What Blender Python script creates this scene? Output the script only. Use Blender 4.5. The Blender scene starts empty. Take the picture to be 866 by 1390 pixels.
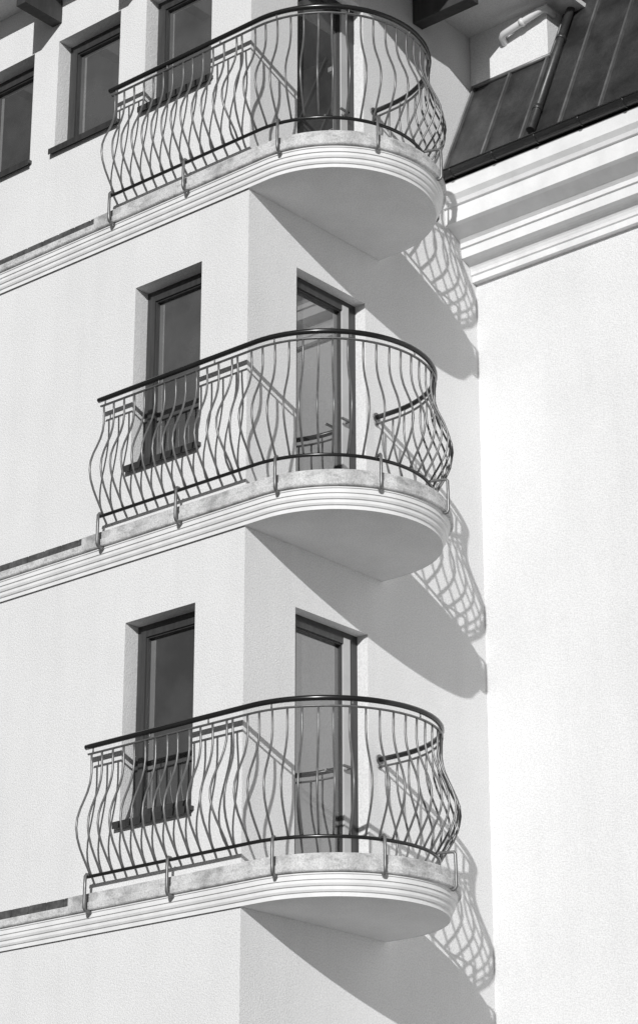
import bpy, bmesh, math, random
from mathutils import Vector
random.seed(3)
scene=bpy.context.scene
D=3.118
FL=[2.46,5.46,8.47,11.46]
# ---------------- materials ----------------
def mat(name,col,rough=0.8,metal=0.0,var=0.0,vscale=3.0,bump=0.0,bscale=80,bdist=0.004,spec=0.5,col2=None,ramp=(0.4,0.6),stretch=None,ior=None,grime=None,speck=None):
    m=bpy.data.materials.new(name); m.use_nodes=True
    nt=m.node_tree; N=nt.nodes; L=nt.links
    b=N['Principled BSDF']
    b.inputs['Roughness'].default_value=rough
    b.inputs['Metallic'].default_value=metal
    b.inputs['Specular IOR Level'].default_value=spec
    if ior: b.inputs['IOR'].default_value=ior
    b.inputs['Base Color'].default_value=(col,col,col,1)
    tc=N.new('ShaderNodeTexCoord')
    src=tc.outputs['Object']
    if stretch:
        mp=N.new('ShaderNodeMapping'); mp.inputs['Scale'].default_value=stretch
        L.new(src,mp.inputs['Vector']); vs=mp.outputs['Vector']
    else: vs=src
    def mult(a_out,fac_out,p0,p1,lo):
        r3=N.new('ShaderNodeValToRGB'); r3.color_ramp.elements[0].position=p0; r3.color_ramp.elements[1].position=p1
        r3.color_ramp.elements[0].color=(lo,lo,lo,1); r3.color_ramp.elements[1].color=(1,1,1,1)
        L.new(fac_out,r3.inputs['Fac'])
        mx=N.new('ShaderNodeMix'); mx.data_type='RGBA'; mx.blend_type='MULTIPLY'; mx.inputs[0].default_value=1
        L.new(a_out,mx.inputs[6]); L.new(r3.outputs['Color'],mx.inputs[7]); return mx.outputs[2]
    if col2 is not None or var>0:
        n=N.new('ShaderNodeTexNoise'); n.inputs['Scale'].default_value=vscale
        n.inputs['Detail'].default_value=8; n.inputs['Roughness'].default_value=0.65
        L.new(vs,n.inputs['Vector'])
        r=N.new('ShaderNodeValToRGB')
        a=col; c=col2 if col2 is not None else col*(1-var)
        r.color_ramp.elements[0].position=ramp[0]; r.color_ramp.elements[1].position=ramp[1]
        r.color_ramp.elements[0].color=(c,c,c,1); r.color_ramp.elements[1].color=(a,a,a,1)
        L.new(n.outputs['Fac'],r.inputs['Fac'])
        out=r.outputs['Color']
        if grime:
            n3=N.new('ShaderNodeTexNoise'); n3.inputs['Scale'].default_value=1.0; n3.inputs['Detail'].default_value=6
            mp3=N.new('ShaderNodeMapping'); mp3.inputs['Scale'].default_value=(5,5,0.5)
            L.new(src,mp3.inputs['Vector']); L.new(mp3.outputs['Vector'],n3.inputs['Vector'])
            out=mult(out,n3.outputs['Fac'],0.3,0.55,1-grime)
        if speck:
            n4=N.new('ShaderNodeTexNoise'); n4.inputs['Scale'].default_value=75; n4.inputs['Detail'].default_value=2
            L.new(src,n4.inputs['Vector'])
            out=mult(out,n4.outputs['Fac'],0.38,0.58,1-speck)
        L.new(out,b.inputs['Base Color'])
    if bump>0:
        n2=N.new('ShaderNodeTexNoise'); n2.inputs['Scale'].default_value=bscale; n2.inputs['Detail'].default_value=3
        L.new(src,n2.inputs['Vector'])
        bp=N.new('ShaderNodeBump'); bp.inputs['Strength'].default_value=bump; bp.inputs['Distance'].default_value=bdist
        L.new(n2.outputs['Fac'],bp.inputs['Height']); L.new(bp.outputs['Normal'],b.inputs['Normal'])
    return m
M_wall=mat('plaster_white',0.82,0.95,var=0.04,vscale=0.9,bump=0.6,bscale=90,bdist=0.010,spec=0.2,grime=0.03,speck=0.13)
M_trim=mat('trim_white',0.82,0.85,var=0.07,vscale=4,bump=0.25,bscale=60,bdist=0.005,spec=0.2,grime=0.06)
M_soffit=mat('soffit_plaster',0.76,0.95,var=0.06,vscale=3,bump=0.5,bscale=100,bdist=0.008,spec=0.2,speck=0.12)
M_stone=mat('weathered_stone',0.70,0.9,col2=0.44,vscale=9,ramp=(0.34,0.52),bump=0.5,bscale=50,bdist=0.01,stretch=(1,1,1.8),grime=0.35,speck=0.22)
M_tile=mat('dark_tile',0.12,0.5,col2=0.06,vscale=12,bump=0.2)
M_rail=mat('handrail_dark_steel',0.05,0.22,metal=0.6,var=0.2)
M_bar=mat('galvanised_bar',0.21,0.38,metal=0.45,var=0.25,vscale=20)
M_frame=mat('window_frame_brown',0.05,0.4,var=0.3,vscale=6,stretch=(4,4,0.4))
M_leaf=mat('door_leaf_grey',0.5,0.4,var=0.1)
M_glass=mat('window_glass',0.12,0.015,col2=0.05,vscale=0.55,ramp=(0.38,0.62),spec=1.0,ior=2.1)
M_roof=mat('roof_metal',0.11,0.40,metal=0.35,col2=0.045,vscale=2.6,ramp=(0.35,0.7),bump=0.15,bscale=6,bdist=0.02,speck=0.25,grime=0.3)
M_roofl=mat('roof_metal_seam',0.20,0.45,metal=0.3,var=0.4)
M_wood=mat('rafter_wood',0.05,0.7,var=0.3,stretch=(8,8,1))
M_pvc=mat('white_pipe',0.7,0.35,var=0.05)
M_ground=mat('paving',0.18,0.9,var=0.2,vscale=0.6,bump=0.3,bscale=20)
# ---------------- helpers ----------------
def empty(name,loc=(0,0,0)):
    o=bpy.data.objects.new(name,None); scene.collection.objects.link(o); o.location=loc; return o
def link(name,me,parent=None,loc=(0,0,0)):
    o=bpy.data.objects.new(name,me); scene.collection.objects.link(o)
    o.location=loc
    if parent: o.parent=parent
    return o
def finish(bm,name,mats,smooth=False,recalc=True):
    if recalc: bmesh.ops.recalc_face_normals(bm,faces=bm.faces)
    me=bpy.data.meshes.new(name); bm.to_mesh(me); bm.free()
    for m in (mats if isinstance(mats,(list,tuple)) else [mats]): me.materials.append(m)
    if smooth:
        for p in me.polygons: p.use_smooth=True
    return me
def box(bm,f,a0,a1,n0,n1,z0,z1,mi=0):
    c=[f(a,n,z) for a in (a0,a1) for n in (n0,n1) for z in (z0,z1)]
    v=[bm.verts.new(p) for p in c]
    for q in ((0,1,3,2),(4,6,7,5),(0,4,5,1),(2,3,7,6),(0,2,6,4),(1,5,7,3)):
        fc=bm.faces.new([v[i] for i in q]); fc.material_index=mi
XYZ=lambda a,n,z:(a,n,z)
fA=lambda a,n,z:(a,-n,z)          # left facade, n outward=-Y
fB=lambda a,n,z:(n,a,z)           # wall B, n outward=+X
fC=lambda a,n,z:(a,D-n,z)         # right wall
def tube(bm,pts,r,sides=8,cap=True,flat=1.0):
    pts=[Vector(p) for p in pts]
    t0=(pts[1]-pts[0]).normalized()
    ref=Vector((0,0,1)) if abs(t0.z)<0.9 else Vector((1,0,0))
    u=(ref-t0*ref.dot(t0)).normalized()
    rings=[]
    for i,p in enumerate(pts):
        if i==0: t=t0
        elif i==len(pts)-1: t=(pts[i]-pts[i-1]).normalized()
        else: t=((pts[i+1]-pts[i]).normalized()+(pts[i]-pts[i-1]).normalized()).normalized()
        u=(u-t*u.dot(t)).normalized(); w=t.cross(u)
        rings.append([bm.verts.new(p+u*(math.cos(2*math.pi*k/sides)*r*flat)+w*(math.sin(2*math.pi*k/sides)*r)) for k in range(sides)])
    for a,b in zip(rings,rings[1:]):
        for k in range(sides):
            f=bm.faces.new((a[k],a[(k+1)%sides],b[(k+1)%sides],b[k])); f.smooth=True
    if cap:
        bm.faces.new(rings[0][::-1]); bm.faces.new(rings[-1])
def wall(bm,f,a0,a1,z0,z1,ops,depth=0.3):
    A=sorted(set([a0,a1]+[o[0] for o in ops]+[o[1] for o in ops]))
    Z=sorted(set([z0,z1]+[o[2] for o in ops]+[o[3] for o in ops]))
    for i in range(len(A)-1):
        for j in range(len(Z)-1):
            ca=(A[i]+A[i+1])/2; cz=(Z[j]+Z[j+1])/2
            if any(o[0]<ca<o[1] and o[2]<cz<o[3] for o in ops): continue
            bm.faces.new([bm.verts.new(f(*p)) for p in ((A[i],0,Z[j]),(A[i+1],0,Z[j]),(A[i+1],0,Z[j+1]),(A[i],0,Z[j+1]))])
    for (x0,x1,y0,y1) in ops:
        q=[(x0,y0),(x1,y0),(x1,y1),(x0,y1)]
        for k in range(4):
            p,r=q[k],q[(k+1)%4]
            bm.faces.new([bm.verts.new(f(*w)) for w in ((p[0],0,p[1]),(r[0],0,r[1]),(r[0],-depth,r[1]),(p[0],-depth,p[1]))])
def window(parent,name,f,x0,x1,z0,z1,rec=0.15,door=False):
    root=parent
    bm=bmesh.new()
    w=0.052; n1=-rec; n0=-rec-0.07
    rx=x1-w-(0.06 if door else 0)
    box(bm,f,x0,x0+w,n0,n1,z0,z1); box(bm,f,rx,x1,n0,n1,z0,z1)
    box(bm,f,x0+w,rx,n0,n1,z1-w,z1); box(bm,f,x0+w,rx,n0,n1,z0,z0+w)
    link(name+'_frame',finish(bm,name+'_frame',M_frame),root)
    bm=bmesh.new()
    a0=x0+w+0.006; a1=rx-0.006; b0=z0+w+0.006; b1=z1-w-0.006; s=0.052
    m0=n0+0.01; m1=n1+0.022
    ra=a1-s-(0.03 if door else 0)
    gb0=b0+(0.12 if door else s)
    box(bm,f,a0,a0+s,m0,m1,b0,b1,0)
    box(bm,f,ra,a1,m0,m1,b0,b1,1 if door else 0)
    box(bm,f,a0+s,ra,m0,m1-0.003,b1-s,b1,0)
    box(bm,f,a0+s,ra,m0,m1-0.003,b0,gb0,0)
    g=0.012
    box(bm,f,a0+s,a0+s+g,m0,m1-0.018,gb0,b1-s,0); box(bm,f,ra-g,ra,m0,m1-0.018,gb0,b1-s,0)
    box(bm,f,a0+s+g,ra-g,m0,m1-0.018,b1-s-g,b1-s,0); box(bm,f,a0+s+g,ra-g,m0,m1-0.018,gb0,gb0+g,0)
    link(name+'_sash',finish(bm,name+'_sash',[M_frame,M_leaf]),root)
    bm=bmesh.new()
    box(bm,f,a0+s+g,ra-g,m0+0.01,m0+0.03,gb0+g,b1-s-g)
    link(name+'_glass',finish(bm,name+'_glass',M_glass),root)
    if not door:
        bm=bmesh.new()
        box(bm,f,x0-0.03,x1+0.03,-rec+0.0,0.045,z0-0.028,z0+0.006)
        box(bm,f,x0-0.03,x1+0.03,0.045,0.05,z0-0.05,z0+0.006)
        link(name+'_sill',finish(bm,name+'_sill',M_frame),root)
    else:
        bm=bmesh.new()
        hz=z0+1.02
        box(bm,f,ra+0.03,ra+0.05,m1,m1+0.05,hz,hz+0.02); box(bm,f,ra-0.06,ra+0.05,m1+0.03,m1+0.05,hz+0.002,hz+0.018)
        link(name+'_handle',finish(bm,name+'_handle',M_bar),root)
# ---------------- building ----------------
bld=empty('apartment_building')
opsA=[];opsB=[];opsC=[]
for k in (0,1,2):
    z=FL[k]+0.84
    dz=0.0 if k else -0.45
    for x0 in (-1.29,-5.2,-8.2): opsA.append((x0,x0+0.77,z+dz,z+1.655+dz))
    opsB.append((0.6,1.5,FL[k]+0.32,FL[k]+2.5+dz))
opsB.append((0.6,1.5,FL[3]+0.32,FL[3]+2.5))
x=-0.46
while x>-11:
    opsA.append((x-0.80,x,12.71,13.86)); x-=1.125
for k in (0,1,2):
    for x0 in (3.6,6.4,9.2): opsC.append((x0,x0+1.0,FL[k]+0.84,FL[k]+2.5))
TOP=14.42
bm=bmesh.new()
wall(bm,fA,-12,0,0,TOP,opsA)
wall(bm,fB,0,D,0,TOP,opsB)
wall(bm,fB,D,12,12.0,TOP,[])
wall(bm,fC,0,12,0,12.72,opsC)
wall(bm,lambda a,n,z:(-12,a,z),0,12,0,TOP,[])
wall(bm,lambda a,n,z:(12,a,z),D,12,0,12.72,[])
wall(bm,lambda a,n,z:(a,12,z),-12,12,0,12.72,[])
wall(bm,lambda a,n,z:(a,12,z),-12,0,12.72,TOP,[])
link('walls',finish(bm,'walls',M_wall,recalc=False),bld)
bm=bmesh.new(); box(bm,XYZ,0.004,0.906,3.11,5.5,13.86,TOP+0.6)
link('stair_dormer',finish(bm,'stair_dormer',M_wall),bld)
i=0
for o in opsA: window(bld,'window_%d'%i,fA,*o); i+=1
for o in opsC: window(bld,'window_%d'%i,fC,*o); i+=1
for o in opsB: window(bld,'balcony_door_%d'%i,fB,*o,rec=0.11,door=True); i+=1
# ---- eaves
bm=bmesh.new()
box(bm,XYZ,-12.5,0.7,-0.5,3.6,TOP,TOP+0.05)
box(bm,XYZ,-12.5,-0.01,3.6,12.5,TOP,TOP+0.05)
box(bm,XYZ,0.7,1.15,2.7,3.6,TOP,TOP+0.05)
link('eave_soffit',finish(bm,'eave_soffit',M_soffit),bld)
bm=bmesh.new()
z0=TOP+0.05
b=[(-12.5,-0.5),(0.7,-0.5),(0.7,12.5),(-12.5,12.5)]
vb=[bm.verts.new((x,y,z0+0.003)) for x,y in b]; vb2=[bm.verts.new((x,y,z0+0.16)) for x,y in b]
r1=bm.verts.new((-6.5,5.5,z0+3.2)); r2=bm.verts.new((-5.4,5.5,z0+3.2))
for k in range(4): bm.faces.new((vb[k],vb[(k+1)%4],vb2[(k+1)%4],vb2[k]))
bm.faces.new(vb[::-1]); bm.faces.new((vb2[0],vb2[1],r2,r1)); bm.faces.new((vb2[1],vb2[2],r2)); bm.faces.new((vb2[2],vb2[3],r1,r2)); bm.faces.new((vb2[3],vb2[0],r1))
link('main_roof',finish(bm,'main_roof',M_roof),bld)
bm=bmesh.new()
for k in range(-2,9):
    xx=-2.42-1.125*k
    if xx>-0.1 or xx<-12: continue
    box(bm,XYZ,xx-0.06,xx+0.06,-0.46,-0.003,14.05,TOP-0.003)
for yy in (0.1,1.2,2.3):
    box(bm,XYZ,0.003,0.66,yy-0.07,yy+0.07,14.15,TOP-0.003)
link('rafters',finish(bm,'rafters',M_wood),bld)
# ---- cornice of right wing
def extrude_x(bm,prof,x0,x1,mi=0):
    A=[bm.verts.new((x0,D-o,z)) for o,z in prof]; B=[bm.verts.new((x1,D-o,z)) for o,z in prof]
    for k in range(len(prof)-1):
        f=bm.faces.new((A[k],B[k],B[k+1],A[k+1])); f.material_index=mi
    bm.faces.new(A); bm.faces.new(B[::-1])
prof=[(0.0,11.77),(0.06,11.77),(0.06,11.83),(0.075,11.84)]
for k in range(1,7):
    a=math.pi/2*k/6
    prof.append((0.075+0.115*(1-math.cos(a)),11.84+0.11*math.sin(a)))
prof+=[(0.215,11.955),(0.215,12.05),(0.235,12.055),(0.235,12.10),(0.27,12.13),(0.40,12.19),(0.45,12.20),(0.45,12.36),(0.475,12.365),(0.49,12.40),(0.52,12.43),(0.53,12.44),(0.53,12.58),(0.46,12.60),(0.0,12.62)]
bm=bmesh.new(); extrude_x(bm,prof,0.002,12.3)
link('cornice',finish(bm,'cornice',M_trim),bld)
# ---- wing mansard roof
SL=2.22
def rp(x,t,lift=0):
    n=Vector((0,-SL,1)).normalized()
    return Vector((x,2.60+t/SL,12.66+t))+n*lift
bm=bmesh.new()
q=[rp(0.003,0),rp(12.4,0),rp(12.4,2.9),rp(0.003,2.9)]
lo=[Vector((p.x,p.y+0.12,p.z-0.02)) for p in q]
v=[bm.verts.new(p) for p in q]; w=[bm.verts.new(p) for p in lo]
bm.faces.new(v); bm.faces.new(w[::-1])
for k in range(4): bm.faces.new((v[k],w[k],w[(k+1)%4],v[(k+1)%4]))
tt=[bm.verts.new(p) for p in ((0.003,q[3].y,q[3].z+0.0),(12.4,q[3].y,q[3].z),(12.4,12,q[3].z+1.2),(0.003,12,q[3].z+1.2))]
bm.faces.new(tt)
link('mansard_roof',finish(bm,'mansard_roof',M_roof),bld)
bm=bmesh.new()
xs=[0.03+0.43*k for k in range(29)]
n=Vector((0,-SL,1)).normalized()
for xx in xs:
    top=1.18 if xx<0.906 else 2.9
    a=[rp(xx-0.011,0.02),rp(xx+0.011,0.02),rp(xx+0.011,top),rp(xx-0.011,top)]
    lowv=[bm.verts.new(p) for p in a]; hi=[bm.verts.new(p+n*0.028) for p in a]
    bm.faces.new(hi)
    for k in range(4): bm.faces.new((lowv[k],lowv[(k+1)%4],hi[(k+1)%4],hi[k]))
link('standing_seams',finish(bm,'standing_seams',M_roofl),bld)
bm=bmesh.new()
tube(bm,[rp(0.01,1.2,0.015),rp(0.93,1.2,0.015)],0.022,8)
tube(bm,[rp(0.93,1.2,0.015),rp(0.93,2.9,0.015)],0.016,8)
tube(bm,[rp(0.0,0.0,0.01),rp(12.4,0.0,0.01)],0.013,6)
link('roof_flashing',finish(bm,'roof_flashing',M_roofl,recalc=True),bld)
bm=bmesh.new()
R=0.062; gy=2.545; gz=12.655
seg=10
rows=[]
for rr in (R,R-0.006):
    for xx in (0.004,12.35):
        rows.append([bm.verts.new((xx,gy+rr*math.cos(math.pi+math.pi*k/seg),gz+rr*math.sin(math.pi+math.pi*k/seg))) for k in range(seg+1)])
for a,b2 in ((rows[0],rows[1]),(rows[2],rows[3])):
    for k in range(seg): bm.faces.new((a[k],b2[k],b2[k+1],a[k+1]))
for a,b2 in ((rows[0],rows[2]),(rows[1],rows[3])):
    for k in range(seg): bm.faces.new((a[k],a[k+1],b2[k+1],b2[k]))
tube(bm,[(0.004,gy-R,gz+0.002),(12.35,gy-R,gz+0.002)],0.009,8)
for k in range(26):
    xx=0.2+0.47*k
    pts=[(xx,gy+(R+0.003)*math.cos(math.pi+math.pi*j/8),gz+(R+0.003)*math.sin(math.pi+math.pi*j/8)) for j in range(9)]
    tube(bm,pts,0.008,6)
link('gutter',finish(bm,'gutter',M_rail),bld)
bm=bmesh.new()
px=1.03
tube(bm,[rp(px,0.10,0.055),rp(px,2.9,0.055)],0.04,12)
for t in (0.35,1.3,2.3): tube(bm,[rp(px,t,0.055),rp(px,t+0.05,0.055)],0.047,12)
link('roof_downpipe',finish(bm,'roof_downpipe',M_roof),bld)
bm=bmesh.new()
tube(bm,[(0.93,3.2,14.33),(0.93,3.05,14.33),(0.88,3.03,14.31),(0.52,3.03,14.24),(0.46,3.03,14.23),(0.43,3.05,14.21),(0.42,3.10,14.19),(0.42,3.2,14.17)],0.035,12)
tube(bm,[(0.70,3.03,14.275),(0.66,3.03,14.267)],0.043,12)
link('waste_pipe',finish(bm,'waste_pipe',M_pvc),bld)
# ---------------- slab / string course ----------------
CX,CY,RR=0.22,0.838,0.853
def slabpath(x0,seg=56):
    P=[]
    n=max(2,int((CX-x0)/0.25))
    for k in range(n): P.append(((x0+(CX-x0)*k/n,CY-RR),(0,-1)))
    for k in range(seg+1):
        th=-math.pi/2+math.pi*k/seg
        P.append(((CX+RR*math.cos(th),CY+RR*math.sin(th)),(math.cos(th),math.sin(th))))
    P.append(((0.002,CY+RR),(0,1)))
    return P
P_fascia=[(0,0),(0.004,0),(0.004,0.030),(0.016,0.034),(0.024,0.048),(0.024,0.072),(0.036,0.076),(0.044,0.092),(0.044,0.114),(0.055,0.118),(0.055,0.15),(0.064,0.154),(0.064,0.168)]
P_stone=[(0.064,0.168),(0.084,0.170),(0.090,0.178),(0.090,0.225),(0.084,0.233),(0.066,0.236)]
P_top=[(0.066,0.236),(0.066,0.302),(0.060,0.31),(-0.02,0.312)]
OUT=0.090
def sweep(bm,path,prof,cap0=False,cap1=False):
    rings=[]
    for (p,nn) in path:
        rings.append([bm.verts.new((p[0]+nn[0]*o,p[1]+nn[1]*o,z)) for o,z in prof])
    for a,b2 in zip(rings,rings[1:]):
        for k in range(len(prof)-1): bm.faces.new((a[k],b2[k],b2[k+1],a[k+1]))
    if cap0: bm.faces.new(rings[0])
XB=-1.75
path=slabpath(XB)
def mesh_sweep(name,prof,mats,path=path):
    bm=bmesh.new(); sweep(bm,path,prof); return finish(bm,name,mats)
me_f=mesh_sweep('slab_fascia',P_fascia,M_trim)
me_s=mesh_sweep('slab_stone_edge',P_stone,M_stone)
me_t=mesh_sweep('slab_floor_edge',P_top,M_stone)
bm=bmesh.new()
pp=[p for p,nn in path if p[0]>0.0]
pts=[(0.002,CY-RR)]+pp
if pts[-1][0]>0.01: pts.append((0.002,CY+RR))
bm.faces.new([bm.verts.new((p[0],p[1],0.001)) for p in pts][::-1])
me_under=finish(bm,'slab_soffit',M_soffit,recalc=False)
bm=bmesh.new()
bm.faces.new([bm.verts.new((p[0],p[1],0.309)) for p in pts])
me_floor=finish(bm,'slab_floor',M_stone,recalc=False)
cpath=[((-12.0+k*(12.0+XB)/20,CY-RR),(0,-1)) for k in range(21)]
me_cf=mesh_sweep('string_fascia',P_fascia,M_trim,cpath)
me_cs=mesh_sweep('string_stone',P_stone,M_stone,cpath)
bm=bmesh.new()
x=-12
while x<XB+0.0:
    x1=min(x+0.195,XB)
    box(bm,fA,x+0.004,x1-0.004,0.0,0.078,0.238,0.258)
    box(bm,fA,x+0.004,x1-0.004,0.0,0.072,0.258,0.306+random.uniform(-0.002,0.002))
    x+=0.2
box(bm,fA,-12,XB,0.001,0.067,0.237,0.300)
me_ct=finish(bm,'string_tiles',M_tile)
for k in range(4):
    for nm,me in (('string_course',me_cf),('string_course_stone',me_cs),('string_course_tiles',me_ct)):
        link('%s_%d'%(nm,k),me,bld,(0,0,FL[k]))
# ---------------- railing ----------------
X0=-1.51; rcx,rcy,rR=0.20,0.745,0.89
L1=rcx-X0; L2=math.pi*rR; L3=rcx; LT=L1+L2+L3
def rpt(s,off,z):
    if s<=L1: return Vector((X0+s,rcy-rR-off,z))
    if s<=L1+L2:
        th=-math.pi/2+(s-L1)/rR
        return Vector((rcx+(rR+off)*math.cos(th),rcy+(rR+off)*math.sin(th),z))
    return Vector((rcx-(s-L1-L2),rcy+rR+off,z))
def slaboff(s):
    th=-math.pi/2+min(max(s-L1,0),L2)/rR
    return (CX-rcx)*math.cos(th)+(CY-rcy)*math.sin(th)+(RR+OUT-rR)
def ring(bm,z,r,s0=0,s1=LT,flat=1.0,off=0):
    n=90
    tube(bm,[rpt(s0+(s1-s0)*k/n,off,z) for k in range(n+1)],r,10,flat=flat)
ZL=0.43; ZH=1.47; ZS=ZH-0.062
bm=bmesh.new()
ring(bm,ZH,0.022,-0.03,LT-0.01)
me_hand=finish(bm,'handrail',M_rail)
bm=bmesh.new()
ring(bm,ZS,0.014,0,LT-0.01,flat=0.6)
for s in [0.05+j*0.62 for j in range(8)]:
    tube(bm,[rpt(s,0,ZS),rpt(s,0,ZH-0.01)],0.007,6)
tube(bm,[Vector((0.003,rcy+rR,ZH)),Vector((0.012,rcy+rR,ZH))],0.042,14)
tube(bm,[Vector((0.003,rcy+rR,ZS-0.0)),Vector((0.012,rcy+rR,ZS-0.0))],0.02,14)
me_sub=finish(bm,'sub_rail',M_bar)
OL=-0.035
bm=bmesh.new(); ring(bm,ZL,0.0145,-0.02,LT-0.01,off=OL)
me_low=finish(bm,'lower_rail',M_rail)
PROF=[(0,-0.035),(0.06,0.000),(0.12,0.038),(0.20,0.084),(0.28,0.116),(0.36,0.130),(0.44,0.123),(0.52,0.097),(0.60,0.061),(0.68,0.027),(0.76,0.004),(0.84,-0.006),(0.92,-0.004),(1,0)]
bm=bmesh.new()
NB=40; sp=(LT-0.10)/(NB-1)
for j in range(NB):
    s=0.03+sp*j
    jit=random.uniform(-0.006,0.006)
    amp=1+random.uniform(-0.06,0.06)
    pts=[]
    for t,o in PROF:
        side=0
        bl=math.sin(math.pi*min(1,max(0,(t-0.05)/0.85)))**1.5
        if j==12: side=-0.05*bl+0.03
        if j==13: side=0.05*bl-0.03
        pts.append(rpt(s+jit+side,o*amp,ZL+(ZS-ZL)*t))
    tube(bm,pts,0.0090,8)
me_bal=finish(bm,'balusters',M_bar)
bm=bmesh.new()
for s in (0.02,0.90,1.93,2.75,3.45,4.1):
    so=slaboff(s)
    o1=max(so+0.016,OL+0.045)
    pp=[(OL,ZL),(OL+0.012,ZL+0.013),(o1-0.015,ZL+0.013),(o1-0.002,ZL-0.005),(o1,ZL-0.10),(o1,0.22),(o1,0.180),(o1-0.010,0.160),(o1-0.024,0.155),(so-0.018,0.160)]
    tube(bm,[rpt(s,o,z) for o,z in pp],0.0130,8)
me_br=finish(bm,'slab_brackets',M_bar)
for k in (1,2,3,0):
    e=empty('balcony',(0,0,FL[k]))
    for me in (me_f,me_s,me_t,me_under,me_floor,me_hand,me_sub,me_low,me_bal,me_br):
        link(me.name+'_part',me,e)
# ---------------- ground ----------------
bm=bmesh.new()
bm.faces.new([bm.verts.new(p) for p in ((-600,-600,0),(600,-600,0),(600,600,0),(-600,600,0))])
link('ground',finish(bm,'ground',M_ground,recalc=False))
# ---------------- light ----------------
Ld=Vector((-1,1.74,-0.70)).normalized()
sun=bpy.data.lights.new('sun','SUN'); sun.energy=3.55; sun.angle=math.radians(0.5); sun.color=(1,0.998,0.995)
so=bpy.data.objects.new('sun',sun); scene.collection.objects.link(so); so.rotation_euler=Ld.to_track_quat('-Z','Y').to_euler()
so.location=(10,-17,20)
w=bpy.data.worlds.new('World'); scene.world=w; w.use_nodes=True
nt=w.node_tree
sky=nt.nodes.new('ShaderNodeTexSky'); sky.sky_type='NISHITA'; sky.sun_disc=False
sky.sun_elevation=math.asin(-Ld.z); sky.sun_rotation=math.atan2(-Ld.x,-Ld.y)
bw=nt.nodes.new('ShaderNodeRGBToBW')
bg=nt.nodes['Background']; bg.inputs['Strength'].default_value=0.05
nt.links.new(sky.outputs['Color'],bw.inputs['Color'])
# sky tint removed (black-and-white photograph), deepened as through an orange filter
dm=nt.nodes.new('ShaderNodeMath'); dm.operation='MULTIPLY'; dm.inputs[1].default_value=0.5
nt.links.new(bw.outputs['Val'],dm.inputs[0]); nt.links.new(dm.outputs[0],bg.inputs['Color'])
# ---------------- camera ----------------
cam=bpy.data.cameras.new('camera'); co=bpy.data.objects.new('camera',cam); scene.collection.objects.link(co)
cam.sensor_fit='VERTICAL'; cam.sensor_height=36; cam.lens=3302/1390*36; cam.clip_end=2000
co.location=(11.95,-13.12,1.6)
co.rotation_euler=(math.radians(90+21.5),0,math.asin(0.649))
scene.camera=co
scene.view_settings.view_transform='Standard'; scene.view_settings.look='None'; scene.view_settings.exposure=0
